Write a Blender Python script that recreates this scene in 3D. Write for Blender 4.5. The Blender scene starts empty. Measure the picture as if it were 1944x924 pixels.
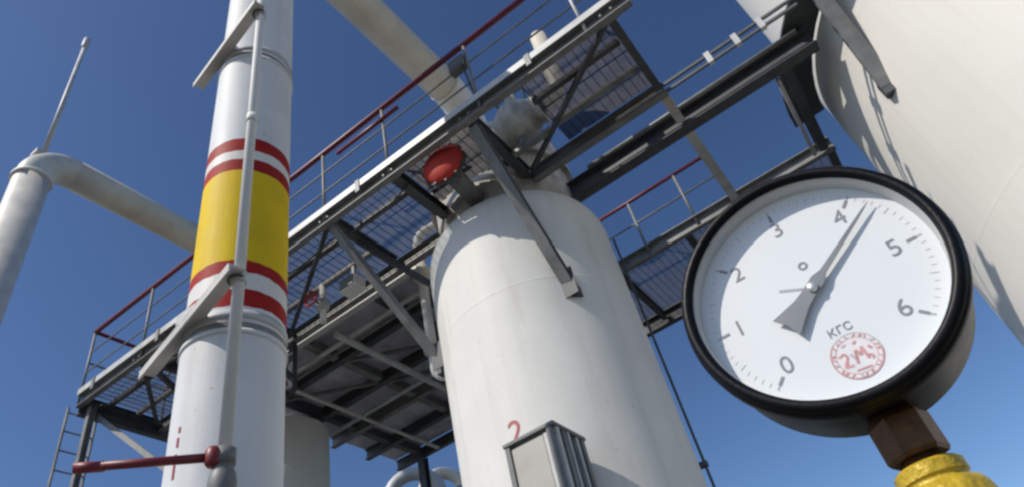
import bpy, math, random
from mathutils import Vector, Matrix
random.seed(7)
R = math.radians
scene = bpy.context.scene

# ------------------------------------------------------------------ camera
CAM = Vector((0, 0, 1.6))
YAW, PITCH, ROLL = R(-25.46), R(41.07), R(-15.25)
fw = Vector((math.cos(PITCH)*math.sin(YAW), math.cos(PITCH)*math.cos(YAW), math.sin(PITCH)))
rt = Vector((math.cos(YAW), -math.sin(YAW), 0)); up = rt.cross(fw)
rt, up = math.cos(ROLL)*rt + math.sin(ROLL)*up, -math.sin(ROLL)*rt + math.cos(ROLL)*up
cd = bpy.data.cameras.new('camera'); cam = bpy.data.objects.new('camera', cd)
scene.collection.objects.link(cam); scene.camera = cam
cam.matrix_world = Matrix(((rt.x, up.x, -fw.x, CAM.x), (rt.y, up.y, -fw.y, CAM.y), (rt.z, up.z, -fw.z, CAM.z), (0, 0, 0, 1)))
cd.sensor_fit = 'HORIZONTAL'; cd.sensor_width = 36; cd.lens = 36*1307.5/1944
cd.clip_start = .01; cd.clip_end = 3000

# ------------------------------------------------------------------ sky, sun, exposure
SUN_AZ, SUN_EL = R(-151), R(46)
w = bpy.data.worlds.new('World'); scene.world = w; w.use_nodes = True
nt = w.node_tree; bg = nt.nodes['Background']
sky = nt.nodes.new('ShaderNodeTexSky'); sky.sky_type = 'NISHITA'; sky.sun_disc = False
sky.sun_elevation = SUN_EL; sky.sun_rotation = SUN_AZ
sky.air_density = 1.0; sky.dust_density = .8; sky.ozone_density = 3.0
gm = nt.nodes.new('ShaderNodeGamma'); gm.inputs[1].default_value = 1.35      # deep polarised blue, the same over the whole sky
nt.links.new(sky.outputs[0], gm.inputs[0]); nt.links.new(gm.outputs[0], bg.inputs[0]); bg.inputs[1].default_value = .068
sd = bpy.data.lights.new('sun', 'SUN'); sd.energy = 3.85; sd.angle = R(.5); sd.color = (1, .93, .83)
sun = bpy.data.objects.new('sun', sd); scene.collection.objects.link(sun)
sdir = Vector((math.sin(SUN_AZ)*math.cos(SUN_EL), math.cos(SUN_AZ)*math.cos(SUN_EL), math.sin(SUN_EL)))
sun.rotation_euler = sdir.to_track_quat('Z', 'Y').to_euler(); sun.location = (-6, -10, 14)
scene.view_settings.view_transform = 'Standard'; scene.view_settings.look = 'None'
scene.view_settings.exposure = 0; scene.view_settings.gamma = 1
scene.view_settings.use_curve_mapping = False
scene.cycles.filter_width = 2.6      # a soft lens

# ------------------------------------------------------------------ materials
def mat(name, col, rough=.5, metal=0, var=.1, scale=6, bump=0, bscale=60, streak=0, streakcol=(.25, .2, .15), spec=.5, rust=0):
    m = bpy.data.materials.new(name); m.use_nodes = True
    n = m.node_tree; L = n.links; b = n.nodes['Principled BSDF']
    b.inputs['Roughness'].default_value = rough; b.inputs['Metallic'].default_value = metal
    b.inputs['Specular IOR Level'].default_value = spec
    tc = n.nodes.new('ShaderNodeTexCoord')
    nz = n.nodes.new('ShaderNodeTexNoise'); nz.inputs['Scale'].default_value = scale; nz.inputs['Detail'].default_value = 6
    L.new(tc.outputs['Object'], nz.inputs['Vector'])
    rp = n.nodes.new('ShaderNodeValToRGB')
    rp.color_ramp.elements[0].position = .3; rp.color_ramp.elements[1].position = .7
    rp.color_ramp.elements[0].color = tuple(c*(1-var) for c in col)+(1,)
    rp.color_ramp.elements[1].color = tuple(min(1, c*(1+var*.6)) for c in col)+(1,)
    L.new(nz.outputs['Fac'], rp.inputs['Fac']); out = rp.outputs['Color']
    if streak:
        mp = n.nodes.new('ShaderNodeMapping'); mp.inputs['Scale'].default_value = (9, 9, .35)
        L.new(tc.outputs['Object'], mp.inputs['Vector'])
        n2 = n.nodes.new('ShaderNodeTexNoise'); n2.inputs['Scale'].default_value = 1; n2.inputs['Detail'].default_value = 8
        L.new(mp.outputs['Vector'], n2.inputs['Vector'])
        r2 = n.nodes.new('ShaderNodeValToRGB'); r2.color_ramp.elements[0].position = .52; r2.color_ramp.elements[1].position = .85
        r2.color_ramp.elements[1].color = (streak,)*3+(1,)
        L.new(n2.outputs['Fac'], r2.inputs['Fac'])
        mx = n.nodes.new('ShaderNodeMixRGB'); mx.inputs[2].default_value = streakcol+(1,)
        L.new(r2.outputs['Color'], mx.inputs[0]); L.new(out, mx.inputs[1]); out = mx.outputs[0]
    if rust:
        m4 = n.nodes.new('ShaderNodeMapping'); m4.inputs['Scale'].default_value = (4.5, 4.5, .22); m4.inputs['Location'].default_value = (3.1, 1.7, .4)
        L.new(tc.outputs['Object'], m4.inputs['Vector'])
        n4 = n.nodes.new('ShaderNodeTexNoise'); n4.inputs['Scale'].default_value = 1; n4.inputs['Detail'].default_value = 10; n4.inputs['Roughness'].default_value = .65
        L.new(m4.outputs['Vector'], n4.inputs['Vector'])
        n5 = n.nodes.new('ShaderNodeTexNoise'); n5.inputs['Scale'].default_value = .9; n5.inputs['Detail'].default_value = 4
        L.new(tc.outputs['Object'], n5.inputs['Vector'])
        mu = n.nodes.new('ShaderNodeMath'); mu.operation = 'MULTIPLY'; L.new(n4.outputs['Fac'], mu.inputs[0]); L.new(n5.outputs['Fac'], mu.inputs[1])
        r4 = n.nodes.new('ShaderNodeValToRGB'); r4.color_ramp.elements[0].position = .30; r4.color_ramp.elements[1].position = .46
        r4.color_ramp.elements[1].color = (rust,)*3+(1,)
        L.new(mu.outputs[0], r4.inputs['Fac'])
        x4 = n.nodes.new('ShaderNodeMixRGB'); x4.inputs[2].default_value = (.33, .25, .17, 1)
        L.new(r4.outputs['Color'], x4.inputs[0]); L.new(out, x4.inputs[1]); out = x4.outputs[0]
        n6 = n.nodes.new('ShaderNodeTexNoise'); n6.inputs['Scale'].default_value = 26; n6.inputs['Detail'].default_value = 5     # chips
        L.new(tc.outputs['Object'], n6.inputs['Vector'])
        r6 = n.nodes.new('ShaderNodeValToRGB'); r6.color_ramp.elements[0].position = .69; r6.color_ramp.elements[1].position = .73
        r6.color_ramp.elements[1].color = (min(1, rust*1.2),)*3+(1,)
        L.new(n6.outputs['Fac'], r6.inputs['Fac'])
        x6 = n.nodes.new('ShaderNodeMixRGB'); x6.inputs[2].default_value = (.22, .15, .1, 1)
        L.new(r6.outputs['Color'], x6.inputs[0]); L.new(out, x6.inputs[1]); out = x6.outputs[0]
    L.new(out, b.inputs['Base Color'])
    if rough > .15:
        mr = n.nodes.new('ShaderNodeMapRange'); mr.inputs[3].default_value = rough*.8; mr.inputs[4].default_value = min(1, rough*1.25)
        L.new(nz.outputs['Fac'], mr.inputs[0]); L.new(mr.outputs[0], b.inputs['Roughness'])
    if bump:
        n3 = n.nodes.new('ShaderNodeTexNoise'); n3.inputs['Scale'].default_value = bscale; n3.inputs['Detail'].default_value = 4
        L.new(tc.outputs['Object'], n3.inputs['Vector'])
        bp = n.nodes.new('ShaderNodeBump'); bp.inputs['Strength'].default_value = bump; bp.inputs['Distance'].default_value = .01
        L.new(n3.outputs['Fac'], bp.inputs['Height']); L.new(bp.outputs[0], b.inputs['Normal'])
    return m
M = dict(
    white=mat('white_paint', (.72, .71, .67), .55, var=.06, scale=1.5, streak=.35, streakcol=(.5, .47, .42), bump=.12, bscale=5, spec=.25, rust=.3),
    tankw=mat('tank_paint', (.73, .71, .655), .55, var=.05, scale=.9, streak=.18, streakcol=(.52, .49, .44), bump=.12, bscale=2.5, spec=.25, rust=.12),
    stackw=mat('stack_paint', (.70, .71, .71), .55, var=.07, scale=2.5, streak=.4, streakcol=(.48, .46, .43), bump=.1, bscale=7, spec=.2, rust=.3),
    beige=mat('beige_paint', (.60, .56, .46), .5, var=.12, scale=2.5, streak=.3, streakcol=(.3, .27, .2)),
    red=mat('red_paint', (.36, .018, .015), .6, var=.2, scale=5, streak=.4, streakcol=(.2, .03, .02), spec=.15, rust=.25),
    beigegrey=mat('beige_grey_paint', (.58, .56, .51), .5, var=.15, scale=4, streak=.4, streakcol=(.3, .26, .2)),
    lever=mat('lever_red', (.2, .018, .022), .45, var=.3, scale=8),
    railred=mat('rail_red', (.15, .012, .03), .45, var=.25, scale=6),
    yellow=mat('yellow_paint', (.78, .54, .015), .6, var=.1, scale=3, streak=.5, streakcol=(.42, .28, .05), spec=.15, rust=.25),
    steel=mat('grey_steel', (.20, .205, .20), .55, .2, var=.3, scale=5, streak=.5, streakcol=(.13, .09, .06), rust=.4),
    lightsteel=mat('light_steel', (.50, .51, .50), .5, .1, var=.2, scale=4, streak=.5, streakcol=(.26, .21, .15), rust=.5),
    darksteel=mat('dark_steel', (.075, .08, .085), .55, .2, var=.3, scale=6, streak=.3, streakcol=(.1, .06, .04)),
    plate=mat('deck_plate', (.48, .48, .53), .6, .1, var=.35, scale=3, streak=.3, streakcol=(.12, .08, .05)),
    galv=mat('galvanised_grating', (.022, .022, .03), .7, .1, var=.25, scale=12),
    seam=mat('seam_dark', (.22, .22, .21), .6, var=.3, scale=10),
    coverred=mat('cover_red', (.5, .045, .03), .55, var=.2, scale=8, rust=.3, spec=.2),
    shademottle=mat('grey_paint_shade_mottle', (.47, .45, .40), .6, var=.45, scale=5, bump=.25, bscale=9, streak=.5, streakcol=(.25, .22, .18), rust=.6),  # patchy tone paints in the grating's broken shadow; streaks and rust are wear
    cream=mat('cream_panel', (.44, .42, .38), .5, var=.1, scale=4, streak=.4, streakcol=(.35, .31, .25)),
    cabgrey=mat('cabinet_grey', (.17, .175, .17), .5, var=.2, scale=5, streak=.3, streakcol=(.1, .09, .08)),
    cabdark=mat('cabinet_dark', (.07, .075, .075), .5, var=.2, scale=5),
    black=mat('black_enamel', (.004, .004, .005), .42, var=.3, scale=40, bump=.04, bscale=300, spec=.2),
    inner=mat('gauge_inner_grey', (.52, .52, .50), .5, var=.05, scale=30),
    dial=mat('dial_white', (.78, .79, .80), .5, var=.02, scale=20),
    ink=mat('dial_ink', (.25, .25, .265), .6, var=.1, scale=50),
    inkpale=mat('dial_ink_pale', (.45, .45, .47), .6, var=.1, scale=50),
    redink=mat('red_stamp_ink', (.66, .32, .31), .6, var=.3, scale=180),
    pinkink=mat('pink_stamp_wash', (.79, .755, .76), .6, var=.1, scale=120),
    greyink=mat('grey_stamp_ink', (.58, .5, .52), .6, var=.2, scale=180),
    needle=mat('needle_grey', (.2, .205, .21), .45, .3, var=.1, scale=60),
    silver=mat('hub_silver', (.7, .7, .68), .3, .6, var=.05, scale=60),
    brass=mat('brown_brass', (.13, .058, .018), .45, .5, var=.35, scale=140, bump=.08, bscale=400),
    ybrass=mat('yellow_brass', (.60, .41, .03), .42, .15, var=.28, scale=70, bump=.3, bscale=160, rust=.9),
    concrete=mat('concrete', (.11, .107, .10), .9, var=.2, scale=1.2, bump=.4, bscale=30),
    gravel=mat('gravel', (.09, .083, .072), .95, var=.35, scale=2.5, bump=.8, bscale=25),
    numred=mat('painted_number_red', (.42, .05, .06), .5, var=.15, scale=20),
)
def glass_mat():
    m = bpy.data.materials.new('gauge_glass'); m.use_nodes = True; n = m.node_tree; n.nodes.clear()
    o = n.nodes.new('ShaderNodeOutputMaterial'); t = n.nodes.new('ShaderNodeBsdfTransparent'); g = n.nodes.new('ShaderNodeBsdfGlossy')
    g.inputs['Roughness'].default_value = .03; t.inputs[0].default_value = (.97, .98, .98, 1)
    f = n.nodes.new('ShaderNodeFresnel'); f.inputs[0].default_value = 1.35; mx = n.nodes.new('ShaderNodeMixShader')
    n.links.new(f.outputs[0], mx.inputs[0]); n.links.new(t.outputs[0], mx.inputs[1]); n.links.new(g.outputs[0], mx.inputs[2]); n.links.new(mx.outputs[0], o.inputs[0])
    return m
M['glass'] = glass_mat()

# ------------------------------------------------------------------ helpers
def V(*a): return Vector(a)
def frame(d):
    d = d.normalized(); a = Vector((0, 0, 1)) if abs(d.z) < .95 else Vector((0, 1, 0))
    s = d.cross(a).normalized(); return s, s.cross(d).normalized(), d
class MB:
    def __init__(s): s.v, s.f, s.sm = [], [], []
    def add(s, vs, fs, smooth=False):
        o = len(s.v); s.v += [Vector(p) for p in vs]
        for f in fs: s.f.append([i+o for i in f]); s.sm.append(smooth)
        return s
    def box(s, lo, hi):
        x0, y0, z0 = lo; x1, y1, z1 = hi
        return s.add([(x0, y0, z0), (x1, y0, z0), (x1, y1, z0), (x0, y1, z0), (x0, y0, z1), (x1, y0, z1), (x1, y1, z1), (x0, y1, z1)],
                     [(0, 3, 2, 1), (4, 5, 6, 7), (0, 1, 5, 4), (1, 2, 6, 5), (2, 3, 7, 6), (3, 0, 4, 7)])
    def bar(s, p0, p1, wd, ht, off=(0, 0)):
        p0, p1 = Vector(p0), Vector(p1); a, b, d = frame(p1-p0); vs = []
        for p in (p0, p1):
            for i, j in ((-1, -1), (1, -1), (1, 1), (-1, 1)): vs.append(p+a*(i*wd/2+off[0])+b*(j*ht/2+off[1]))
        return s.add(vs, [(3, 2, 1, 0), (4, 5, 6, 7), (0, 1, 5, 4), (1, 2, 6, 5), (2, 3, 7, 6), (3, 0, 4, 7)])
    def ibeam(s, p0, p1, wd, ht, t=.012):
        s.bar(p0, p1, t, ht-2*t); s.bar(p0, p1, wd, t, (0, ht/2-t/2)); return s.bar(p0, p1, wd, t, (0, -ht/2+t/2))
    def channel(s, p0, p1, wd, ht, side=1, t=.012):
        s.bar(p0, p1, t, ht, (-side*(wd/2-t/2), 0)); s.bar(p0, p1, wd-t, t, (side*t/2, ht/2-t/2)); return s.bar(p0, p1, wd-t, t, (side*t/2, -ht/2+t/2))
    def tube(s, pts, r, n=16, cap=True):
        pts = [Vector(p) for p in pts]; rs = r if isinstance(r, (list, tuple)) else [r]*len(pts)
        o = len(s.v); prev = None
        for k, p in enumerate(pts):
            d = (pts[min(k+1, len(pts)-1)]-pts[max(k-1, 0)]).normalized()
            if prev is None: a, b, _ = frame(d)
            else:
                a = prev - d*prev.dot(d); a.normalize(); b = a.cross(d)*-1
                b = d.cross(a)
            prev = a
            if k == 0: b = d.cross(a)
            for i in range(n):
                t = 2*math.pi*i/n; s.v.append(p+(a*math.cos(t)+b*math.sin(t))*rs[k])
        for k in range(len(pts)-1):
            for i in range(n):
                j = (i+1) % n; s.f.append([o+k*n+i, o+k*n+j, o+k*n+n+j, o+k*n+n+i]); s.sm.append(True)
        if cap:
            s.f.append([o+i for i in range(n)][::-1]); s.sm.append(False)
            e = o+(len(pts)-1)*n; s.f.append([e+i for i in range(n)]); s.sm.append(False)
        return s
    def lathe(s, c, prof, n=48, axis='Z', a0=0):
        # prof: list of (r, h); sharp where a point is repeated
        c = Vector(c); o = len(s.v)
        for r, h in prof:
            for i in range(n):
                t = 2*math.pi*i/n+a0; x, y = r*math.cos(t), r*math.sin(t)
                s.v.append(c+(Vector((x, y, h)) if axis == 'Z' else Vector((x, h, -y)) if axis == 'Y' else Vector((h, x, y))))
        for k in range(len(prof)-1):
            if prof[k] == prof[k+1]: continue
            for i in range(n):
                j = (i+1) % n; s.f.append([o+k*n+i, o+k*n+j, o+k*n+n+j, o+k*n+n+i]); s.sm.append(n > 8)
        return s
    def disc(s, c, r, axis='Z', n=48, flip=False):
        c = Vector(c); vs = []
        for i in range(n):
            t = 2*math.pi*i/n; x, y = r*math.cos(t), r*math.sin(t)
            vs.append(c+(Vector((x, y, 0)) if axis == 'Z' else Vector((x, 0, -y)) if axis == 'Y' else Vector((0, x, y))))
        return s.add(vs, [list(range(n))[::-1] if flip else list(range(n))])
    def build(s, name, m, parent=None, bevel=0, kind=None):
        me = bpy.data.meshes.new(name)
        root = Vector((0, 0, 0)); p = parent
        while p is not None: root += p.location; p = p.parent
        me.from_pydata([tuple(q-root) for q in s.v], [], s.f); me.update()
        me.polygons.foreach_set('use_smooth', s.sm)
        me.materials.append(M[m]); o = bpy.data.objects.new(name, me); scene.collection.objects.link(o)
        if parent is not None: o.parent = parent
        if kind: o['kind'] = kind
        if bevel:
            b = o.modifiers.new('bevel', 'BEVEL'); b.width = bevel; b.segments = 2; b.limit_method = 'ANGLE'
        return o
def thing(name, label, cat, loc, group=None):
    o = bpy.data.objects.new(name, None); scene.collection.objects.link(o); o.location = loc; o.empty_display_size = .2
    o['label'] = label; o['category'] = cat
    if group: o['group'] = group
    return o
def bend(p0, corner, p1, rad, n=10):
    """polyline from p0 round a corner to p1"""
    p0, c, p1 = Vector(p0), Vector(corner), Vector(p1); a = (p0-c).normalized(); b = (p1-c).normalized()
    ctr = c+(a+b)*rad
    pts = []
    for i in range(n+1):
        t = i/n*math.pi/2; pts.append(ctr - b*rad*math.cos(t) - a*rad*math.sin(t))
    return [p0]+pts+[p1]
def text_mesh(txt, size, loc, rot, m, parent, name, extrude=0):
    cu = bpy.data.curves.new(name, 'FONT'); cu.body = txt; cu.size = size; cu.align_x = 'CENTER'; cu.align_y = 'CENTER'; cu.extrude = extrude
    t = bpy.data.objects.new(name+'_tmp', cu); scene.collection.objects.link(t)
    bpy.context.view_layer.update(); dg = bpy.context.evaluated_depsgraph_get()
    me = bpy.data.meshes.new_from_object(t.evaluated_get(dg)); bpy.data.objects.remove(t)
    me.materials.clear(); me.materials.append(M[m]); me.transform(Matrix.LocRotScale(Vector(loc), rot, None))
    o = bpy.data.objects.new(name, me); scene.collection.objects.link(o)
    root = Vector((0, 0, 0)); p = parent
    while p is not None: root += p.location; p = p.parent
    me.transform(Matrix.Translation(-root)); o.parent = parent
    return o

# ------------------------------------------------------------------ ground
g = MB().add([(-1500, -1500, 0), (1500, -1500, 0), (1500, 1500, 0), (-1500, 1500, 0)], [(0, 1, 2, 3)]).build('ground', 'gravel'); g['kind'] = 'structure'
g = MB().box((-12, -4, .004), (8, 13, .06)).build('pavement', 'concrete'); g['kind'] = 'structure'
GZ = .06

# ------------------------------------------------------------------ banded vent stack
K = .74
def zk(z): return 1.6+(z-1.6)*K
SC = V(-4.055*K, 2.925*K, GZ); SR = .397*K
st = thing('vent_stack', 'tall white steel stack with a yellow band between red and white rings', 'chimney', SC)
def cyl(z0, z1, r, n=72): return MB().lathe((SC.x, SC.y, 0), [(r, z0), (r, z1)], n)
zs = [(GZ, 5.03, 'stackw', 'shell_section'), (5.03, 5.09, 'seam', 'joint_ring'), (5.09, 5.25, 'stackw', 'shell_section'), (5.25, 5.42, 'red', 'red_ring'),
      (5.42, 5.60, 'white', 'white_ring'), (5.60, 5.73, 'red', 'red_ring'), (5.73, 6.87, 'yellow', 'yellow_band'), (6.87, 7.03, 'red', 'red_ring'),
      (7.03, 7.16, 'white', 'white_ring'), (7.16, 7.34, 'red', 'red_ring'), (7.34, 8.84, 'stackw', 'shell_section'), (8.84, 8.90, 'seam', 'joint_ring'),
      (8.90, 13.4, 'stackw', 'shell_section')]
for z0, z1, m, nm in zs:
    c_ = cyl(GZ if z0 == GZ else zk(z0), zk(z1), SR+(.005 if 'joint' in nm else 0), 180)
    for p in c_.v:          # hand-painted edges wander a little
        if zk(5.15) < p.z < zk(7.5):
            t = math.atan2(p.y-SC.y, p.x-SC.x); p.z += .0035*math.sin(3*t+p.z*9)+.0022*math.sin(9*t+p.z*31)+.0016*math.sin(23*t+p.z*57)
    c_.build(nm, m, st)
for k, (zb, hb) in enumerate(((3.30, .13), (3.47, .05), (3.55, .03))):      # faint red marks low on the stack
    ang = R(179-k*.6); d_ = V(math.sin(ang), math.cos(ang), 0); q_ = V(SC.x, SC.y, 0)+d_*(SR+.002)
    MB().bar(q_+V(0, 0, zb), q_+V(0, 0, zb+hb), .014, .004).build('red_mark', 'numred', st)
MB().lathe((SC.x, SC.y, 0), [(SR+.012, zk(13.4)), (SR+.012, zk(13.5)), (SR-.03, zk(13.5)), (SR-.03, zk(13.2))], 72).build('top_rim', 'steel', st)
for zt in (5.02, 8.83):     # lips beside the joints
    MB().lathe((SC.x, SC.y, 0), [(SR, zk(zt)-.025), (SR+.01, zk(zt)-.025), (SR+.01, zk(zt)+.007), (SR, zk(zt)+.007)], 72).build('joint_lip', 'stackw', st)
MB().box((SC.x-.5, SC.y-.5, GZ), (SC.x+.5, SC.y+.5, GZ+.25)).build('base_plinth', 'concrete', st, bevel=.02)
LX, LY = -3.40*K, 2.44*K
for z, xe, ye in ((zk(9.0), -3.43, 1.90), (zk(5.17), -3.57, 1.97)):   # bracket arms along X in front of the stack
    a = MB(); y0 = 1.735
    a.bar((LX+.07, y0, z), (xe, ye, z), .095, .013); a.bar((LX+.07, y0-.042, z-.03), (xe, ye-.042, z-.03), .012, .046)
    a.build('bracket_arm', 'beigegrey', st)
    MB().box((SC.x-.08, y0+.08, z+.012), (SC.x+.08, SC.y-SR+.06, z+.08)).build('bracket_lug', 'lightsteel', st)
    MB().lathe((SC.x, SC.y, 0), [(SR, z-.03), (SR+.007, z-.03), (SR+.007, z+.03), (SR, z+.03)], 72).build('clamp_band', 'lightsteel', st)

    for dz in (-.02, .02):
        MB().tube([(LX+.05*math.cos(t*math.pi/8), LY-.048*math.sin(t*math.pi/8)-.01, z+dz) for t in range(9)], .006, 6).build('u_bolt', 'darksteel', st)
# thin white line in front of the stack with its valve
ln = thing('drain_line', 'thin white pipe running up the front of the banded stack', 'pipe', (LX, LY, GZ))
zv = 3.74-1.6; zv = 1.6+zv*K      # height of the lever
MB().tube([(LX, LY, zv+.05), (LX, LY, zk(13.0))], .032, 16).build('riser', 'white', ln)
MB().tube([(LX, LY, GZ), (LX, LY, zv-.24)], .034, 16).build('lower_pipe', 'lightsteel', ln)
for z in (zk(5.17), zk(9.0)): MB().tube([(LX, LY, z-.04), (LX, LY, z+.04)], .042, 16).build('pipe_clamp', 'lightsteel', ln)
for z in (zk(7.1), zk(11.2)): MB().tube([(LX, LY, z-.04), (LX, LY, z+.04)], .037, 16).build('coupling', 'white', ln)
MB().lathe((LX, LY, 0), [(.034, zv-.24), (.056, zv-.24), (.056, zv-.21), (.038, zv-.21), (.056, zv-.16), (.062, zv-.12), (.056, zv-.08), (.036, zv-.03), (.05, zv-.03), (.05, zv+.04), (.034, zv+.04)], 20).build('valve_body', 'steel', ln)
bs = MB().lathe((LX-.015, LY-.045, zv), [(0, -.05), (.026, -.044), (.036, -.03), (.039, 0), (.036, .03), (.026, .044), (0, .05)], 20).build('handle_boss', 'lever', ln)
MB().tube([(LX-.015, LY-.045, zv), (-3.89*K, 1.83*K, zv-.005)], [.021, .019], 14).build('lever_handle', 'lever', bs)
MB().tube([(-3.80*K, 1.945*K, zv-.004), (-3.895*K, 1.823*K, zv-.005)], .0235, 14).build('grip', 'lever', bs)

# ------------------------------------------------------------------ centre column
CC = V(-2.747, 5.836, GZ); CR = 1.0975
col = thing('separator_column', 'broad white cylindrical column rising through the walkway, domed at the top', 'column', CC)
CT = 8.4; NR = .89; ZS = 6.80
MB().lathe((CC.x, CC.y, 0), [(CR, GZ), (CR, ZS)], 128).build('shell', 'white', col)
MB().lathe((CC.x, CC.y, 0), [(NR+(CR-NR)*math.cos(t*math.pi/2/10), ZS+.34*math.sin(t*math.pi/2/10)) for t in range(11)], 128).build('shoulder', 'white', col)
MB().lathe((CC.x, CC.y, 0), [(NR, ZS+.34), (NR, CT)], 112).build('neck', 'shademottle', col)
MB().lathe((CC.x, CC.y, 0), [(NR, 7.9), (NR+.07, 7.9), (NR+.07, 7.9), (NR+.07, 8.02), (NR+.07, 8.02), (NR, 8.02)], 112).build('neck_flange', 'shademottle', col)
dome = [(NR*math.cos(t*math.pi/2/14), CT+.55*math.sin(t*math.pi/2/14)) for t in range(15)]
MB().lathe((CC.x, CC.y, 0), dome, 96).build('dome_head', 'shademottle', col)
for z in (3.1, 5.75, ZS): MB().lathe((CC.x, CC.y, 0), [(CR, z-.018), (CR+.0015, z-.008), (CR+.0015, z+.008), (CR, z+.018)], 128).build('weld_seam', 'white', col)
nz = MB().lathe((-2.93, CC.y, 0), [(.22, 8.86), (.22, 9.2), (.38, 9.2), (.38, 9.2), (.38, 9.27), (.38, 9.27), (.22, 9.27)], 40).build('top_nozzle', 'beige', col)
MB().lathe((CC.x, CC.y, 0), [(CR+.06, GZ), (CR+.06, GZ+.12), (CR, GZ+.12)], 96).build('base_ring', 'lightsteel', col)
# side nozzle with red dished cover
def nozzle(az, z, length, r, parent, capm):
    d = V(math.sin(az), math.cos(az), 0); p0 = V(CC.x, CC.y, z)+d*(NR-.1); p1 = V(CC.x, CC.y, z)+d*(NR+length)
    MB().tube([p0, p1], r*.42, 28).build('side_nozzle', 'cabgrey', parent)
    fg = MB().tube([p1+d*.025, p1+d*.06], r*1.05, 36).build('nozzle_flange', 'darksteel', parent)
    q = p1+d*.06
    cap = MB().tube([q+d*(r*.4*math.sin(t*math.pi/2/8)) for t in range(9)], [max(.004, r*math.cos(t*math.pi/2/8)) for t in range(9)], 36).build('cover_dome', capm, parent)
    b = MB()
    s, u_, _ = frame(d)
    for i in range(12):
        t = 2*math.pi*i/12; c = p1+(s*math.cos(t)+u_*math.sin(t))*r*1.02; b.tube([c-d*.02, c+d*.085], .016, 6)
    b.build('flange_bolts', 'darksteel', fg, kind='stuff')
nozzle(R(174), 7.285, .62, .255, col, 'coverred')
num = text_mesh('2', .30, (0, 0, 0), Matrix().to_quaternion(), 'numred', col, 'painted_number')
# wrap the digit on the shell just left of the cabinet
azd = R(177)   # facing azimuth on the shell
me = num.data
for v in me.vertices:
    lx, lz = v.co.x+CC.x, v.co.y+CC.y
    a = azd - lx/CR; v.co = (math.sin(a)*(CR+.004), math.cos(a)*(CR+.004), lz+4.27-GZ)
# conduit down the right-hand side of the column
ax = R(74); cx, cy = CC.x+math.sin(ax)*(CR+.05), CC.y+math.cos(ax)*(CR+.05)
cn = thing('conduit_pipe', 'thin dark conduit clipped down the shaded side of the white column', 'conduit', (cx, cy, GZ))
MB().tube([(cx, cy, GZ), (cx, cy, 6.7)], .014, 10).build('tube', 'darksteel', cn)
for z in (1.2, 2.6, 3.9): MB().box((cx-.05, cy-.025, z-.025), (cx+.025, cy+.025, z+.025)).build('clip', 'darksteel', cn)

bp = thing('bypass_pipe', 'slender white pipe hugging the stack-facing side of the broad column', 'pipe', (-4.05, 5.62, 5.8))
bx_, by_ = -4.05, 5.62
MB().tube(bend((-3.62, 5.72, 5.85), (bx_, by_, 5.85), (bx_, by_, 6.2), .14, 8), .062, 18).build('lower_elbow', 'white', bp)
MB().tube([(bx_, by_, 6.2), (bx_, by_, 7.9)], .06, 18).build('riser', 'white', bp)
MB().tube(bend((bx_, by_, 7.9), (bx_, by_, 8.15), (-3.6, 5.72, 8.15), .2, 8), .062, 18).build('upper_elbow', 'white', bp)
for z in (6.25, 7.75): MB().tube([(bx_, by_, z-.025), (bx_, by_, z+.025)], .11, 18).build('flange', 'lightsteel', bp)
MB().lathe((bx_, by_, 0), [(.06, 7.3), (.11, 7.36), (.125, 7.45), (.11, 7.54), (.06, 7.6)], 20).build('valve_body', 'beige', bp)

# ------------------------------------------------------------------ overhead pipe into the column
PX, PZ, PR = -2.93, 10.2, .25
op = thing('overhead_pipe', 'beige pipe arriving overhead and elbowing down into the column top', 'pipe', (PX, CC.y, 9.27))
MB().tube([(PX, -2.2, PZ), (PX, CC.y-.52, PZ)], PR, 36).build('straight_run', 'beige', op)
pts = bend((PX, CC.y-.52, PZ), (PX, CC.y, PZ), (PX, CC.y, 9.34), .5, 14)
MB().tube(pts, PR*1.002, 36).build('elbow', 'white', op)
MB().tube([(PX, CC.y, 9.27), (PX, CC.y, 9.35)], .37, 36).build('flange', 'beige', op)
for y in (CC.y-.52, 1.6): MB().tube([(PX, y-.02, PZ), (PX, y+.02, PZ)], PR+.006, 36).build('weld_seam', 'beige', op)
# portal carrying the pipe behind the camera
MB().tube([(PX, -2.2, GZ), (PX, -2.2, PZ-.1)], .16, 20).build('support_post', 'steel', op)

# ------------------------------------------------------------------ big tank
TC = V(3.694, 7.096, GZ); TR = 2.5
tk = thing('storage_tank', 'huge cream-white cylindrical tank looming behind the pressure gauge', 'tank', TC)
MB().lathe((TC.x, TC.y, 0), [(TR, GZ), (TR, 12.5)], 160).build('shell', 'tankw', tk)
MB().lathe((TC.x, TC.y, 0), [(TR*math.cos(t*math.pi/2/12), 12.5+1.1*math.sin(t*math.pi/2/12)) for t in range(13)], 128).build('dome_head', 'tankw', tk)
for z in (2.4, 4.75, 7.1, 9.45, 12.5): MB().lathe((TC.x, TC.y, 0), [(TR, z-.02), (TR+.001, z-.008), (TR+.001, z+.008), (TR, z+.02)], 160).build('weld_seam', 'tankw', tk)
MB().lathe((TC.x, TC.y, 0), [(TR+.08, GZ), (TR+.08, GZ+.14), (TR, GZ+.14)], 128).build('base_ring', 'lightsteel', tk)

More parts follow.
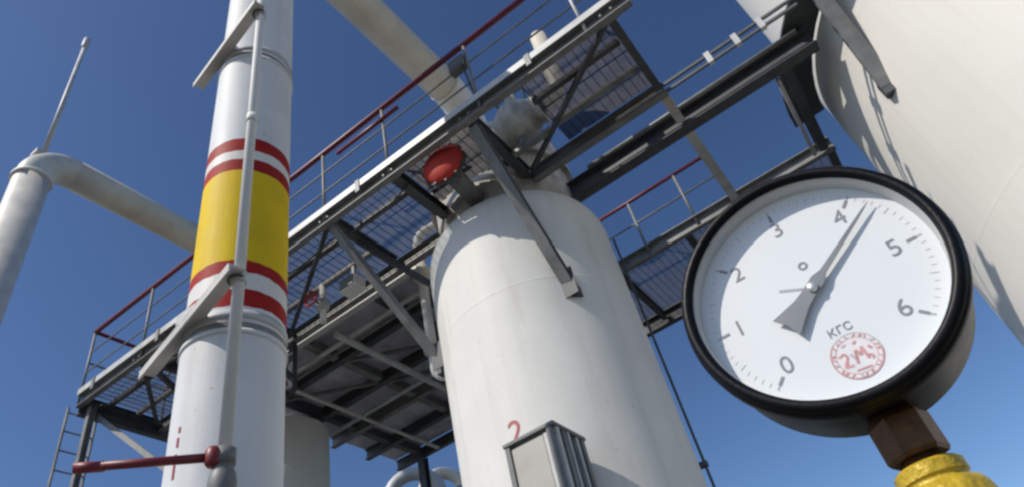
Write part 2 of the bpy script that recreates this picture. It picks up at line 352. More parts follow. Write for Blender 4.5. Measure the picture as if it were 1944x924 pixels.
# ------------------------------------------------------------------ walkways
ZD = 7.56            # top of steel, underside of grating
Y1, Y2, Y3, Y4, Y5 = 4.07, 5.30, 5.90, 7.68, 9.40
def inside(x, y):    # keep gratings out of column and tank
    return math.hypot(x-CC.x, y-CC.y) < NR+.06 or math.hypot(x-TC.x, y-TC.y) < TR+.1
def grating(x0, x1, y0, y1, parent, pitch=.042, depth=.03, z=ZD+.002, skip=inside, rod=.009):
    m = MB(); t = .005; n = int((y1-y0)/pitch)
    for i in range(n+1):
        y = y0+.003+i*(y1-y0-.006)/n
        xs = [x0+.004+(x1-x0-.008)*k/24 for k in range(25)]; run = None
        for k in range(25):
            ok = not skip(xs[k], y)
            if ok and run is None: run = xs[k]
            if run is not None and (not ok or k == 24):
                e = xs[k] if ok else xs[k-1]
                if e-run > .03: m.box((run, y-t/2, z), (e, y+t/2, z+depth))
                run = None
    k = 0; x = x0+.05
    while x < x1-.02:
        ys = [y0+(y1-y0)*q/24 for q in range(25)]; run = None
        for q in range(25):
            ok = not skip(x, ys[q])
            if ok and run is None: run = ys[q]
            if run is not None and (not ok or q == 24):
                e = ys[q] if ok else ys[q-1]
                if e-run > .03: m.box((x-.003, run, z+depth+.001-rod), (x+.003, e, z+depth+.001))
                run = None
        x += .1
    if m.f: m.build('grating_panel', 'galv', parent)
def panels(x0, x1, y0, y1, parent, wd=1.0, **k):
    n = max(1, round((x1-x0)/wd))
    for i in range(n): grating(x0+(x1-x0)*i/n, x0+(x1-x0)*(i+1)/n, y0, y1, parent, **k)
HB = .2              # beam depth
def rail_post(p, parent, h=1.1, m='lightsteel', r=.022):
    MB().tube([(p[0], p[1], ZD-.16), (p[0], p[1], ZD+h)], r, 10).build('rail_post', m, parent)

# front walkway
XL, XR = -8.98, -.17
wk = thing('steel_walkway', 'long grey steel walkway with a dark red handrail crossing in front of the column', 'walkway', (XL, Y1, ZD-HB))
MB().channel((XL, Y1, ZD-HB/2), (XR+.12, Y1, ZD-HB/2), .08, HB, 1).build('edge_beam', 'steel', wk)
for a, b in ((XL, -3.46), (-2.03, -.25)):
    MB().ibeam((a, Y2, ZD-HB/2-.01), (b, Y2, ZD-HB/2-.01), .1, HB-.02).build('inner_beam', 'steel', wk)
for x in (XL, -7.6, -6.1, -4.14, -.30):
    y1 = Y2-.06
    MB().ibeam((x, Y1+.05, ZD-.08), (x, y1, ZD-.08), .08, .14).build('cross_beam', 'darksteel', wk)
for x in (-3.15, -2.06):      # cantilevers that land on the column
    ye = CC.y-math.sqrt(NR**2-(x-CC.x)**2)-.004
    MB().ibeam((x, Y1+.05, ZD-.085), (x, ye, ZD-.085), .11, .15).build('cantilever_beam', 'darksteel', wk)
# knee braces
MB().channel((-2.06, Y1+.1, 7.36), (-1.93, 5.10, 5.57), .12, .075, 1).build('knee_brace', 'steel', wk)
MB().channel((-4.14, Y1+.06, 7.40), (-3.66, 5.20, 5.68), .1, .07, -1).build('knee_brace', 'steel', wk)
MB().bar((-4.14, Y1+.5, 7.42), (-3.62, 5.15, 6.75), .06, .06).build('knee_brace', 'darksteel', wk)
for p in ((-1.93, 5.13, 5.55), (-3.68, 5.25, 5.66)):
    MB().box((p[0]-.06, p[1]-.05, p[2]-.08), (p[0]+.06, p[1]+.05, p[2]+.05)).build('brace_pad', 'darksteel', wk)
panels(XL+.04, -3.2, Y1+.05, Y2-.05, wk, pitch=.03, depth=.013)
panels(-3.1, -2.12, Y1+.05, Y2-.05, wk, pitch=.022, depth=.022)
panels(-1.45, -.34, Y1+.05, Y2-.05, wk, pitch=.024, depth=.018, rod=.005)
MB().bar((XL, Y1-.045, ZD+.03), (XR+.12, Y1-.045, ZD+.02), .006, .095).build('toe_board', 'lightsteel', wk)
RZ = 8.65
MB().tube([(XL, Y1, RZ), (XR+.12, Y1, RZ)], .036, 12).build('handrail', 'railred', wk)
for zz in (8.28, 7.93): MB().tube([(XL, Y1, zz), (XR+.12, Y1, zz)], .011, 8).build('mid_rail', 'steel', wk)
MB().tube([(-3.9, Y1-.03, 8.40), (-2.9, Y1-.03, 8.40)], .026, 10).build('hanging_bar', 'railred', wk)
for x in (-9.0+.02, -7.6, -5.85, -4.18, -3.17, -1.88, -.55): rail_post((x, Y1), wk, RZ-ZD, 'lightsteel' if x > -1 else 'steel', .019)
for y, m in ((4.48, 'darksteel'), (4.90, 'steel')):      # stringers, cut at the column's cantilevers
    for a, b in ((XL+.06, -4.2), (-4.08, -3.22), (-1.45, -.36)):
        if y > 4.6 and b == -3.22: continue
        MB().bar((a, y, ZD-.035), (b, y, ZD-.035), .06, .06).build('stringer', m, wk)
for a, b, y0_, y1_ in ((-7.54, -6.16, 4.14, 5.2), (-6.04, -4.2, 5.2, 4.14), (-1.98, -.36, 5.2, 4.14), (-8.9, -7.66, 5.2, 4.14)):
    MB().bar((a, y0_, ZD-.13), (b, y1_, ZD-.13), .05, .05).build('plan_brace', 'darksteel', wk)
for x in (-7.6, -6.1):
    MB().bar((x, Y1+.12, ZD-.17), (x, Y2-.02, ZD-.75), .06, .06).build('knee_brace', 'darksteel', wk)
    MB().bar((x, Y2, ZD-.22), (x, Y2, ZD-.95), .08, .08).build('hanger', 'darksteel', wk)
for k, x in enumerate((-8.6, -7.2, -5.3, -3.6, -1.2)):        # clips of the toe board
    MB().box((x-.03, Y1-.06, ZD-.1), (x+.03, Y1-.049, ZD+.08)).build('toe_board_clip', 'steel', wk)
for x in (-7.6, -6.1, -4.14, -3.15, -2.06, -.30):           # gussets where beams meet the edge
    MB().box((x-.09, Y1+.046, ZD-.19), (x+.09, Y1+.056, ZD-.02)).build('gusset_plate', 'steel', wk)
    for dx in (-.06, .06): MB().tube([(x+dx, Y1-.046, ZD-.15), (x+dx, Y1-.062, ZD-.15)], .014, 6).build('bolt', 'steel', wk)
for px_, py_, pz_ in ((-1.93, 5.06, 5.62), (-3.64, 5.14, 5.74)):
    MB().bar((px_, py_-.02, pz_-.16), (px_, py_-.02, pz_+.16), .16, .014).build('gusset_plate', 'darksteel', wk)
# left end railing
MB().tube([(XL, Y1, RZ), (XL, Y2, RZ)], .03, 12).build('end_rail', 'railred', wk)
MB().tube([(XL, Y1, 8.1), (XL, Y2, 8.1)], .015, 8).build('end_mid_rail', 'steel', wk)
rail_post((XL, Y2), wk, RZ-ZD, 'steel')
MB().ibeam((XL, Y1+.02, ZD-.2), (XL, Y2+.4, ZD-.2), .1, .18).build('end_beam', 'darksteel', wk)
# legs and bracing under the left end
for x, y in ((-8.3, 5.2), (-8.85, 4.2)):
    MB().ibeam((x, y, GZ), (x, y, ZD-HB), .08, .08).build('support_leg', 'steel', wk)
MB().bar((-8.9, 4.3, 7.28), (-6.6, 5.25, 4.9), .07, .07).build('diagonal_brace', 'steel', wk)
MB().ibeam((-6.55, 5.3, GZ), (-6.55, 5.3, ZD-HB), .14, .14).build('support_leg', 'darksteel', wk)
# tank's own gallery, mostly above the picture
tg = thing('tank_gallery', 'dark curved steel gallery bracketed off the huge cream-white tank', 'gallery', (1.53, 5.5, 6.3))
def arc_pts(r, a0, a1, z, n=24): return [V(TC.x+r*math.sin(R(a0+(a1-a0)*k/n)), TC.y+r*math.cos(R(a0+(a1-a0)*k/n)), z) for k in range(n+1)]
GA0, GA1, GZt = 274, 150, 7.66
ri, ro = arc_pts(TR+.03, GA0, GA1, GZt), arc_pts(TR+.42, GA0, GA1, GZt)
m = MB(); n = len(ri)
m.add(ri+ro+[p+V(0, 0, .03) for p in ri+ro], [(k, k+1, n+k+1, n+k) for k in range(n-1)]+[(2*n+k, 3*n+k, 3*n+k+1, 2*n+k+1) for k in range(n-1)]+[(n+k, n+k+1, 3*n+k+1, 3*n+k) for k in range(n-1)]+[(0, n, 3*n, 2*n), (n-1, 3*n-1, 4*n-1, 2*n-1)[::1]])
m.build('deck_plate', 'cabdark', tg)
for k in range(n-1): pass
MB().tube(arc_pts(TR+.41, 222, GA1, GZt+1.05), .025, 10).build('handrail', 'railred', tg)
for k in (10, 14, 18, 23): MB().tube([ro[k]+V(0, 0, -.05), ro[k]+V(0, 0, 1.05)], .02, 8).build('rail_post', 'steel', tg)
for (px, py, pz, qx, qy) in ((1.515, 5.87, 6.33, 1.53, 5.42), (3.2, 4.63, 6.33, 3.1, 4.1)):
    MB().channel((qx, qy, GZt-.01), (px, py, pz), .15, .07, -1).build('knee_brace', 'steel', tg)
    MB().box((px-.08, py-.03, pz-.1), (px+.08, py+.06, pz+.08)).build('brace_pad', 'darksteel', tg)

# open bay beams between the two walkways
br = thing('bridging_frame', 'dark steel beams joining the two walkways beside the tank', 'platform', (-.3, Y3, ZD-.25))
MB().ibeam((-1.85, Y3, ZD-.11), (1.30, Y3, ZD-.11), .16, .26).build('main_beam', 'darksteel', br)
MB().tube([(-1.5, Y3-.14, ZD-.02), (1.2, Y3-.14, ZD-.02)], .03, 10).build('service_pipe', 'steel', br)
for yy, zz in ((Y2, ZD-.06), (Y2, ZD-.17)): MB().bar((-.26, yy, zz), (1.28, yy, zz), .025, .035).build('slim_rail', 'darksteel', br)
for x in (.3, .62, .9): MB().box((x-.03, Y2-.03, ZD-.2), (x+.03, Y2+.03, ZD-.03)).build('clamp_block', 'lightsteel', br)
MB().ibeam((-.30, Y2+.055, ZD-.1), (-.30, Y3-.085, ZD-.1), .1, .17).build('tie_beam', 'lightsteel', br)
MB().ibeam((-.30, Y3+.085, ZD-.1), (-.30, Y4-.06, ZD-.1), .11, .17).build('tie_beam', 'lightsteel', br)
MB().ibeam((.93, Y3+.085, ZD-.1), (.93, Y4-.06, ZD-.1), .11, .17).build('tie_beam', 'darksteel', br)
MB().tube([(.80, Y3+.15, ZD-.2), (.80, Y4-.1, ZD-.2)], .025, 10).build('service_pipe', 'lightsteel', br)

# rear walkway
rw = thing('steel_walkway', 'further steel walkway behind the column with a thin red handrail', 'walkway', (-1.9, Y4, ZD-HB))
MB().channel((-2.6, Y4, ZD-HB/2), (1.05, Y4, ZD-HB/2), .08, HB, 1).build('edge_beam', 'steel', rw)
MB().ibeam((-2.9, Y5, ZD-.11), (1.3, Y5, ZD-.11), .12, .24).build('outer_beam', 'darksteel', rw)
for x in (-2.2, -1.1, 0, 1.0): MB().ibeam((x, Y4+.05, ZD-.09), (x, Y5-.065, ZD-.09), .08, .14).build('cross_beam', 'darksteel', rw)
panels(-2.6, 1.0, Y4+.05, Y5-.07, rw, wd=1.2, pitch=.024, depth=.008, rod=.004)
MB().tube([(-2.6, Y4, 8.42), (-.34, Y4, 8.42)], .028, 10).build('handrail', 'railred', rw)
MB().tube([(-2.6, Y4, 8.0), (-.34, Y4, 8.0)], .014, 8).build('mid_rail', 'steel', rw)
for x in (-2.5, -1.65, -.88, -.34): MB().tube([(x, Y4, ZD-.16), (x, Y4, 8.42)], .02, 8).build('rail_post', 'steel', rw)
MB().ibeam((-2.75, Y5, GZ), (-2.75, Y5, ZD-.232), .12, .12).build('support_leg', 'darksteel', rw)

# work platform left of the column
wp = thing('work_platform', 'wide dark steel platform seen from below between the stack and column', 'platform', (-5.2, Y2, ZD-HB))
PXL, PXR = -8.0, -2.7
MB().channel((PXL, Y2+.12, ZD-HB/2), (-4.0, Y2+.12, ZD-HB/2), .08, HB, 1).build('edge_beam', 'lightsteel', wp)
for y in (6.15, 7.05, 7.83, 8.65, Y5+.06):
    MB().ibeam((PXL, y, ZD-.1), (PXR if y > 7.3 else -4.05, y, ZD-.1), .1, .18).build('joist', 'darksteel' if y != 7.83 else 'steel', wp)
for x in (-7.4, -6.1, -4.75, -3.4):
    ys = [Y2+.12, 6.15, 7.05, 7.83, 8.65, Y5+.06]
    for a, b in zip(ys[:-1], ys[1:]):
        if x > -4 and b < 7.5: continue
        MB().bar((x, a+.06, ZD-.085), (x, b-.06, ZD-.085), .12, .13).build('cross_beam', 'steel' if x == -6.1 else 'darksteel', wp)
ys = [Y2+.17, 6.15, 7.05, 7.83, 8.65, Y5]
xs = [PXL, -7.4, -6.1, -4.75, -3.98, -3.4, PXR]
for a, b in zip(ys[:-1], ys[1:]):
    for c, d in zip(xs[:-1], xs[1:]):
        if c > -4 and b < 7.5: continue
        if (a+b)/2 < 7 and c > -4.8 and d > -4: d = -4.06
        MB().box((c+.004, a+.004, ZD+.002), (d-.004, b-.004, ZD+.010+.002*random.random())).build('deck_plate', 'plate', wp)
for (p, q, r_, m) in (((-7.9, 5.75, ZD-.24), (-4.1, 5.75, ZD-.24), .035, 'lightsteel'), ((-7.9, 5.9, ZD-.23), (-4.1, 5.9, ZD-.23), .022, 'steel'), ((-5.5, 5.5, ZD-.3), (-5.5, 9.3, ZD-.3), .05, 'lightsteel'),
                      ((-6.9, 5.5, ZD-.26), (-6.9, 9.3, ZD-.26), .03, 'beigegrey'), ((-7.9, 7.4, ZD-.25), (-4.0, 7.4, ZD-.25), .03, 'lightsteel')):
    MB().tube([p, q], r_, 12).build('service_pipe', m, wp)
for a, b in (((-7.35, 6.2), (-6.15, 7.0)), ((-6.05, 7.1), (-4.8, 7.78)), ((-6.05, 6.2), (-4.8, 7.0))): MB().bar((*a, ZD-.15), (*b, ZD-.15), .05, .05).build('plan_brace', 'steel', wp)
for x in (-7.4, -4.75): MB().ibeam((x, Y5+.06, GZ), (x, Y5+.06, ZD-.192), .14, .14).build('support_leg', 'darksteel', wp)

iv = thing('insulated_valve', 'bulky pale grey valve beside the column neck at walkway level', 'valve', (-1.86, 4.9, 7.5))
IX, IY, IZ = -1.84, 4.86, 7.86
MB().lathe((IX, IY, IZ), [(.0, -.36), (.2, -.36), (.2, -.36), (.2, -.31), (.2, -.31), (.15, -.29), (.21, -.2), (.27, -.08), (.28, .03), (.24, .16), (.16, .27), (.2, .3), (.2, .3), (.2, .35), (.2, .35), (0, .35)], 32, 'X').build('body', 'shademottle', iv)
MB().tube([(IX, IY, IZ+.2), (IX, IY, IZ+.55)], .07, 16).build('bonnet', 'shademottle', iv)
MB().tube([(IX+.2*math.cos(t*math.pi/12), IY+.2*math.sin(t*math.pi/12), IZ+.55) for t in range(25)], .016, 8).build('hand_wheel', 'steel', iv)
MB().bar((IX-.2, IY, IZ+.55), (IX+.2, IY, IZ+.55), .02, .02).build('wheel_spoke', 'steel', iv)
MB().tube([(IX-.34, IY, IZ), (IX-.46, IY+.05, IZ), (IX-.52, IY+.2, IZ)], .11, 18).build('inlet', 'shademottle', iv)
MB().tube(bend((IX+.34, IY, IZ), (IX+.62, IY, IZ), (IX+.62, IY, IZ+1.2), .2, 8), .1, 18).build('outlet', 'beige', iv)
MB().tube([(IX, IY, 7.44), (IX, IY, IZ-.24)], .05, 12).build('prop', 'steel', iv)
MB().bar((-2.0, IY, 7.44), (-1.46, IY, 7.44), .08, .05).build('cradle', 'steel', iv)
# cable sagging under the walkway
cb_ = thing('hanging_cable', 'thin black cable looping along the underside of the long walkway', 'cable', (-6.0, 4.3, ZD-.25))
pts_ = []
for k in range(5):
    x0_, x1_ = -8.8+k*1.14, -8.8+(k+1)*1.14
    for q in range(8): t = q/8; pts_.append((x0_+(x1_-x0_)*t, 4.28+.02*math.sin(k*2.1), ZD-.17-.16*math.sin(math.pi*t)*(.6+.4*math.sin(k*1.7+1))))
MB().tube(pts_+[(-3.1, 4.3, ZD-.17)], .012, 8).build('cable', 'cabdark', cb_)
# boxes and small fittings on the walkway
jb = thing('junction_box', 'small dark box fixed to the handrail posts of the long walkway', 'box', (-1.9, Y1, 8.1))
MB().box((-2.12, Y1-.05, 8.26), (-1.9, Y1+.06, 8.46)).build('enclosure', 'cabgrey', jb, bevel=.01)
MB().box((-2.10, Y1-.058, 8.28), (-1.92, Y1-.051, 8.44)).build('lid', 'cabdark', jb)
MB().tube([(-1.95, Y1, 8.27), (-1.93, Y1+.02, 7.9), (-1.9, Y1+.06, ZD)], .014, 8).build('cable_tail', 'cabdark', jb)
fl = thing('floodlight', 'small white floodlight hung under the long walkway near the stack', 'lamp', (-4.55, 4.75, ZD-.1))
MB().bar((-4.55, 4.9, ZD-.06), (-4.55, 4.9, ZD-.32), .04, .04).build('hanger', 'lightsteel', fl)
MB().box((-4.68, 4.76, ZD-.5), (-4.42, 4.96, ZD-.32)).build('housing', 'white', fl, bevel=.015)
MB().box((-4.66, 4.75, ZD-.48), (-4.44, 4.759, ZD-.34)).build('lens', 'cabgrey', fl)
pv = thing('drain_valve', 'little white valve with a red wheel under the walkway beside the column', 'valve', (-5.1, 4.9, ZD-.6))
MB().tube([(-5.1, 4.9, ZD-.05), (-5.1, 4.9, ZD-.62)], .04, 14).build('pipe', 'white', pv)
MB().lathe((-5.1, 4.9, 0), [(.04, ZD-.44), (.08, ZD-.41), (.08, ZD-.29), (.04, ZD-.26)], 18).build('body', 'lightsteel', pv)
MB().tube([(-5.1, 4.84, ZD-.35), (-5.1, 4.70, ZD-.35)], .016, 10).build('spindle', 'steel', pv)
MB().tube([(-5.1+.1*math.cos(t*math.pi/10), 4.70, ZD-.35+.1*math.sin(t*math.pi/10)) for t in range(21)], .014, 8).build('hand_wheel', 'coverred', pv)
MB().box((-5.2, 4.695, ZD-.36), (-5.0, 4.705, ZD-.34)).build('wheel_spoke', 'coverred', pv)

# ------------------------------------------------------------------ ladder on the left end
ld = thing('access_ladder', 'slim steel ladder rising below the left end of the walkway', 'ladder', (-9.12, 4.1, GZ))
for y in (4.02, 4.42): MB().bar((-9.12, y, GZ), (-9.12, y, 7.42), .05, .02).build('stile', 'steel', ld)
for i in range(26): MB().tube([(-9.12, 4.03, .35+i*.28), (-9.12, 4.41, .35+i*.28)], .011, 6).build('rung', 'steel', ld)

# ------------------------------------------------------------------ shaded column under the platform
sc = V(-7.98, 6.82, GZ)
c2 = thing('small_vessel', 'slimmer white vessel standing in shade under the work platform', 'vessel', sc)
MB().lathe((sc.x, sc.y, 0), [(.66, GZ), (.66, 7.28)], 64).build('shell', 'white', c2)
MB().lathe((sc.x, sc.y, 0), [(.66, 7.28), (.3, 7.36), (0, 7.36)], 64).build('head', 'white', c2)
for z in (2.5, 4.9): MB().lathe((sc.x, sc.y, 0), [(.66, z-.03), (.668, z-.03), (.668, z+.03), (.66, z+.03)], 64).build('band', 'steel', c2)

# ------------------------------------------------------------------ inverted U pipe, far left, with its rod
UX, UY0, UY1, UZ, UR = -10.55, 3.05, 7.55, 13.15, .3
up_ = thing('return_pipe', 'tall white pipe bending over into a beige run beyond the stack', 'pipe', (UX, UY0, GZ))
MB().tube([(UX, UY0, GZ), (UX, UY0, UZ-.62)], UR, 32).build('riser', 'beigegrey', up_)
MB().tube(bend((UX, UY0, UZ-.62), (UX, UY0, UZ), (UX, UY0+.62, UZ), .6, 14), UR*1.003, 32).build('elbow', 'beigegrey', up_)
MB().tube([(UX, UY0+.62, UZ), (UX, UY1-.62, UZ)], UR, 32).build('cross_run', 'beige', up_)
MB().tube(bend((UX, UY1-.62, UZ), (UX, UY1, UZ), (UX, UY1, UZ-.62), .6, 14), UR*1.003, 32).build('elbow', 'beige', up_)
MB().tube([(UX, UY1, UZ-.62), (UX, UY1, GZ)], UR, 32).build('downcomer', 'beige', up_)
for z in (UZ-.66, 9.0, 5.0): MB().tube([(UX, UY0, z-.03), (UX, UY0, z+.03)], UR+.04, 32).build('flange', 'white', up_)
rd = thing('lightning_rod', 'thin pale rod standing upright on the bend of the tall pipe', 'rod', (UX, UY0+.1, UZ-.1))
MB().tube([(UX, UY0+.02, UZ+.05), (UX, UY0+.02, 17.0)], [.05, .04], 10).build('shaft', 'lightsteel', rd)
MB().tube([(UX, UY0+.02, 17.0), (UX, UY0+.02, 17.1), (UX, UY0+.02, 17.38), (UX, UY0+.02, 17.45)], [.045, .075, .07, .02], 10).build('tip', 'lightsteel', rd)
MB().box((UX-.12, UY0-.14, UZ+.0), (UX+.12, UY0+.2, UZ+.1)).build('mount', 'lightsteel', rd)

# ------------------------------------------------------------------ distant gooseneck pipes below the platform
for i, (az, hdist, rad, m, lab) in enumerate(((R(-41.2), 13.0, .5, 'lightsteel', 'small grey gooseneck vent arching below the platform edge'),
                                     (R(-38.3), 14.5, .42, 'beige', 'small beige gooseneck vent beside the grey one'))):
    x, y = math.sin(az)*hdist, math.cos(az)*hdist; zt = 1.6+hdist*math.tan(R(24.6 if i == 0 else 24.3))
    gn = thing('gooseneck_vent', lab, 'vent pipe', (x, y, GZ), 'vents beyond the platform')
    arc = [(x+rad*(1-math.cos(t*math.pi/14))*.75, y+rad*(1-math.cos(t*math.pi/14))*.66, zt-rad+rad*math.sin(t*math.pi/14)) for t in range(15)]
    MB().tube([(x, y, GZ)]+arc, .13, 18).build('pipe', m, gn)
    e = Vector(arc[-1]); MB().tube([e+V(0, 0, .02), e-V(0, 0, .12)], .17, 18).build('outlet_rim', 'steel', gn)

# ------------------------------------------------------------------ instrument cabinet in front of the column
bx0, bx1, by0, by1, bz = -2.56, -2.12, 4.30, 4.76, 3.97
cb = thing('instrument_cabinet', 'tall grey cabinet with a cream front panel against the white column', 'cabinet', (-2.34, 4.6, GZ))
MB().box((bx0+.02, by0+.02, GZ), (bx1-.02, by1, bz-.03)).build('body', 'cabgrey', cb)
fp = MB().box((bx0+.045, by0+.004, GZ+.1), (bx1-.10, by0+.02, bz-.06)).build('front_panel', 'cream', cb, bevel=.004)
MB().box((bx1-.145, by0-.018, 1.1), (bx1-.125, by0+.003, 1.28)).build('handle', 'cabdark', fp)
for zz in (.5, 2.0, 3.4): MB().tube([(bx0+.05, by0-.004, zz), (bx0+.05, by0-.004, zz+.09)], .008, 8).build('hinge', 'cabgrey', fp)
for x in (bx0+.02, bx1-.035): MB().box((x-.022, by0-.012, GZ), (x+.022, by0+.02, bz-.03)).build('corner_post', 'cabgrey', cb, bevel=.004)
MB().box((bx1-.092, by0-.004, GZ), (bx1-.062, by0+.02, bz-.06)).build('corner_strip', 'lightsteel', cb)
MB().box((bx0-.012, by0-.022, bz-.03), (bx1+.02, by1+.02, bz)).build('top_cap', 'cabgrey', cb, bevel=.005)
for i, (y, wdt, m) in enumerate(((by0+.05, .045, 'lightsteel'), (by0+.15, .05, 'cabgrey'), (by0+.205, .03, 'lightsteel'), (by1-.11, .035, 'lightsteel'), (by1-.03, .05, 'cabgrey'))):
    MB().box((bx1-.02, y-wdt/2, GZ), (bx1+(.006 if i % 2 else .012), y+wdt/2, bz-.032)).build('side_rib', m, cb)
MB().box((bx1-.02, by0+.23, GZ), (bx1-.012, by1-.14, bz-.06)).build('side_panel', 'cabdark', cb)

# ------------------------------------------------------------------ pressure gauge
GX, GY, GZc = -.0036, .379, 1.812
def gp(x, z, y): return (GX+x, y, GZc+z)     # dial coordinates in metres
pg = thing('pressure_gauge', 'round black pressure gauge with a white 0 to 6 dial', 'pressure gauge', (GX, .415, GZc-.10))
BY = .44
def lt(prof, n=96): return MB().lathe((GX, 0, GZc), prof, n, 'Y')
# case (outside, back)
lt([(.0695, GY+.016), (.0695, BY-.012), (.0755, BY-.012), (.0755, BY-.012)][:0] + [(.0755, GY+.014), (.0755, BY-.006), (.0735, BY-.001), (.071, BY), (0.0, BY)]).build('case', 'black', pg)
lt([(.0702, GY+.001), (.0710, GY-.0022), (.0730, GY-.0035), (.0755, GY-.0030), (.0772, GY-.0008), (.0772, GY+.002), (.0779, GY+.0028), (.0787, GY+.0045), (.0787, GY+.012), (.0779, GY+.0142), (.0755, GY+.0145)]).build('bezel', 'black', pg)
lt([(.0701, GY+.001), (.0698, GY+.003), (.0690, GY+.0135)]).build('inner_ring', 'inner', pg)
DY = GY+.0125
dl = lt([(.0691, DY), (.0688, DY), (0.0, DY)]).build('dial', 'dial', pg)
lt([(.0700, GY+.0022), (0.0, GY+.0022)]).build('glass', 'glass', pg)
inky = DY-.0002
def flat(poly, m, name, parent, y=inky, th=0):
    vs = [gp(a, b, y) for a, b in poly]; return MB().add(vs, [list(range(len(vs)))]).build(name, m, parent)
def pol(ang, r): return (r*math.sin(R(ang)), r*math.cos(R(ang)))
tm = MB()
for i in range(61):
    a = -135+270*i/60; major = i % 10 == 0; mid = i % 5 == 0
    r1 = .0640; r0 = .0570 if major else .0595 if mid else .0612; wd_ = .0010 if major else .00045 if mid else .00032
    s_, c_ = math.sin(R(a)), math.cos(R(a)); q = []
    for rr, sg in ((r0, -1), (r1, -1), (r1, 1), (r0, 1)): q.append(gp(rr*s_+sg*wd_/2*c_, rr*c_-sg*wd_/2*s_, inky))
    tm.add(q, [(0, 1, 2, 3)])
tm.build('tick_marks', 'inkpale', dl, kind='stuff')
for i in range(7):     # heavy strokes at the figures
    a = -135+45*i; s_, c_ = math.sin(R(a)), math.cos(R(a)); q = []
    for rr, sg in ((.0555, -1), (.0610, -1), (.0610, 1), (.0555, 1)): q.append((rr*s_+sg*.0009*c_, rr*c_-sg*.0009*s_))
    flat(q, 'ink', 'scale_stroke', dl, inky-.0001)
rotd = Matrix.Rotation(R(90), 3, 'X').to_quaternion()
for i in range(7):
    x, z = pol(-135+45*i, .0485)
    text_mesh(str(i), .0152, gp(x, z, inky-.0001), rotd, 'ink', dl, 'numeral')
text_mesh('кгс', .0095, gp(.0003, -.0285, inky-.0001), rotd, 'ink', dl, 'unit_lettering')
# red round stamp (worn, not legible)
sc_x, sc_z, sr = .0008, -.0465, .0132
MB().disc((GX+sc_x, inky-.00008, GZc+sc_z), sr, 'Y', 40).build('stamp_ground', 'pinkink', dl)
def ring(a0, a1, r, wd_, m, name):
    mb = MB(); n = max(4, int(abs(a1-a0)/6))
    for k in range(n):
        p = [pol(a0+(a1-a0)*(k+e)/n, rr) for e, rr in ((0, r-wd_/2), (0, r+wd_/2), (1, r+wd_/2), (1, r-wd_/2))]
        mb.add([gp(sc_x+a, sc_z+b, inky-.00015-(sr-r)*.004) for a, b in p], [(0, 1, 2, 3)])
    return mb.build(name, m, dl)
ring(95, 325, sr, .0008, 'redink', 'stamp_ring'); ring(-35, 95, sr, .0006, 'greyink', 'stamp_ring')
SK = [0]
def stroke(pts, wd_, m):
    mb = MB()
    for (a, b), (c, d) in zip(pts[:-1], pts[1:]):
        L = math.hypot(c-a, d-b); nx, nz_ = -(d-b)/L*wd_/2, (c-a)/L*wd_/2
        SK[0] += 6e-6
        mb.add([gp(sc_x+p, sc_z+q, inky-.00022-SK[0]) for p, q in ((a+nx, b+nz_), (c+nx, d+nz_), (c-nx, d-nz_), (a-nx, b-nz_))], [(0, 1, 2, 3)])
    mb.build('stamp_stroke', m, dl)
k = .001
stroke([(-9.0*k, 2.5*k), (-5.5*k, 3.5*k), (-4.6*k, 1*k), (-8.2*k, -4*k), (-3.8*k, -4.6*k)], .0014, 'redink')
stroke([(-1.5*k, -4.6*k), (.6*k, 3*k), (2.2*k, -1*k), (4.2*k, 3.4*k), (4.8*k, -4.4*k)], .0015, 'redink')
stroke([(-5*k, 7.6*k), (-2.2*k, 8.2*k)], .0013, 'greyink')
stroke([(1.2*k, 6.4*k), (3.2*k, 7.8*k)], .0015, 'redink')
stroke([(7.4*k, 2.2*k), (8.6*k, .2*k)], .0016, 'redink')
stroke([(-4*k, -8*k), (4*k, -8.6*k)], .0010, 'redink')
ring(0, 360, sr*.80, .00035, 'redink', 'stamp_ring')
for q in range(22):
    a0_ = q*360/22; p0_, p1_ = pol(a0_, .0110), pol(a0_+(6 if q % 3 else -4), .0127)
    stroke([p0_, p1_], .0007 if q % 2 else .0012, 'redink' if q % 4 else 'greyink')
stroke([(-7.5*k, -1.5*k), (-6.2*k, -2.6*k)], .0016, 'redink'); stroke([(-2.6*k, 1.8*k), (-1.4*k, -1.4*k)], .0012, 'greyink'); stroke([(5.6*k, -2.4*k), (7.4*k, -3.6*k), (6.4*k, -5.4*k)], .0011, 'redink')
# accuracy mark above the hub
mk = MB(); n = 20
for q in range(n):
    p = [pol(360*(q+e)/n, rr) for e, rr in ((0, .0015), (0, .0028), (1, .0028), (1, .0015))]
    mk.add([gp(.0018+a, .0178+b, inky-.0001) for a, b in p], [(0, 1, 2, 3)])
mk.build('class_mark', 'ink', dl)
# hand
NA = 57.6; NY = DY-.0040
def nd(along, across): 
    s_, c_ = math.sin(R(NA)), math.cos(R(NA)); return (along*s_+across*c_, along*c_-across*s_)
nee = [nd(.0618, 0), nd(.054, .00075), nd(.012, .0019), nd(.006, .0042), nd(-.004, .0040), nd(-.012, .0046), nd(-.0285, .0092), nd(-.0270, 0), nd(-.0285, -.0092), nd(-.012, -.0046), nd(-.004, -.0040), nd(.006, -.0042), nd(.012, -.0019), nd(.054, -.00075)]
nb = MB(); N = len(nee)
nb.add([gp(a, b, NY) for a, b in nee]+[gp(a, b, NY+.0007) for a, b in nee],
       [(i, (i+1) % N, (i+1) % N+N, i+N) for i in range(N)])
ctr = [gp(*nd(.0, 0), NY), gp(*nd(0, 0), NY+.0007)]
nb.add([gp(a, b, NY) for a, b in nee]+[ctr[0]], [((i+1) % N, i, N) for i in range(N)])
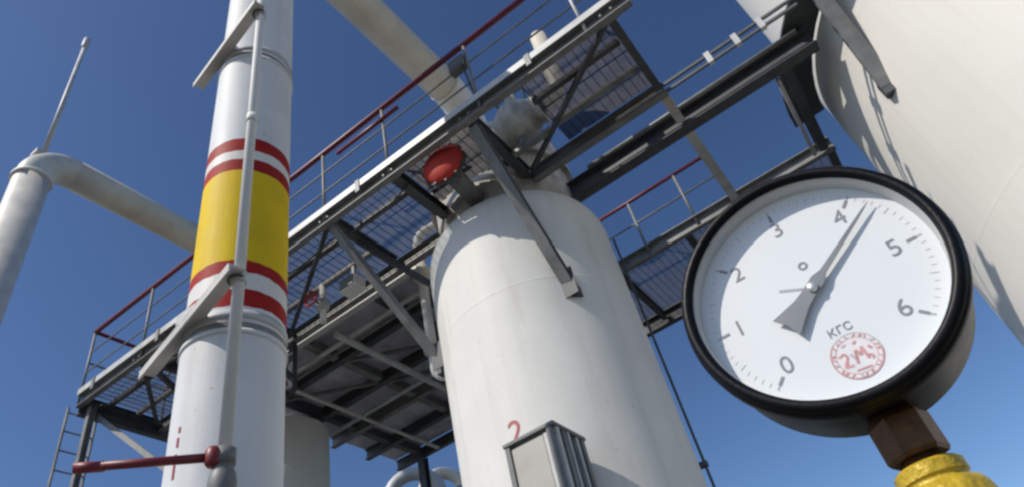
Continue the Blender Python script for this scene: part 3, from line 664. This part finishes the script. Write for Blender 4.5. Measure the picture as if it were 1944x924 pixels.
nb.add([gp(a, b, NY+.0007) for a, b in nee]+[ctr[1]], [(i, (i+1) % N, N) for i in range(N)])
nb.build('needle', 'needle', pg)
MB().lathe((GX, 0, GZc), [(0, NY-.0025), (.0022, NY-.0024), (.0030, NY-.0016), (.0030, DY)], 24, 'Y').build('hub', 'silver', pg)
flat([(-.0178, .0092), (-.0172, .0108), (-.0030, .0040), (-.0034, .0024)], 'inkpale', 'pale_bar', dl, inky-.0001)  # thin pale bar slanting down to the hub from the left
# stem, nut
SY = .416
def lz(prof, n=32, a0=0): return MB().lathe((GX, SY, GZc), prof, n, 'Z', a0)
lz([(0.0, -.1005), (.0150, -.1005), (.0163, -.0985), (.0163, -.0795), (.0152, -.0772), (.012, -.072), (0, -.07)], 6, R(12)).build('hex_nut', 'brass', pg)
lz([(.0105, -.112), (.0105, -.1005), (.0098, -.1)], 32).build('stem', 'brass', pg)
# yellow valve under it, and the standpipe
vv = thing('gauge_valve', 'yellow brass valve holding up the black pressure gauge', 'valve', (GX, SY, GZ))
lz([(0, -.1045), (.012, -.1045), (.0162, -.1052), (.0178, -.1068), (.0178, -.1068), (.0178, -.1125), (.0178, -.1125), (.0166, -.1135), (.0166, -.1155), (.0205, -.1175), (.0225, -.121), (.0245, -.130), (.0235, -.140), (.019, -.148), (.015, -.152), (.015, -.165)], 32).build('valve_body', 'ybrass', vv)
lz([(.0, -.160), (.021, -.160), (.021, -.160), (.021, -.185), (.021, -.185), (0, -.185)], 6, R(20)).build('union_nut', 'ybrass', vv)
MB().tube([(GX, SY, GZ), (GX, SY, GZc-.18)], .0125, 20).build('standpipe', 'steel', vv)
MB().tube([(GX, SY+.015, GZc-.132), (GX+.004, SY+.055, GZc-.132)], .008, 14).build('spindle', 'brass', vv)
MB().tube([(GX+.004, SY+.052, GZc-.132), (GX+.0045, SY+.060, GZc-.132)], .022, 20).build('hand_knob', 'red', vv)
MB().box((GX-.08, SY-.08, GZ), (GX+.08, SY+.08, GZ+.012)).build('base_plate', 'steel', vv)
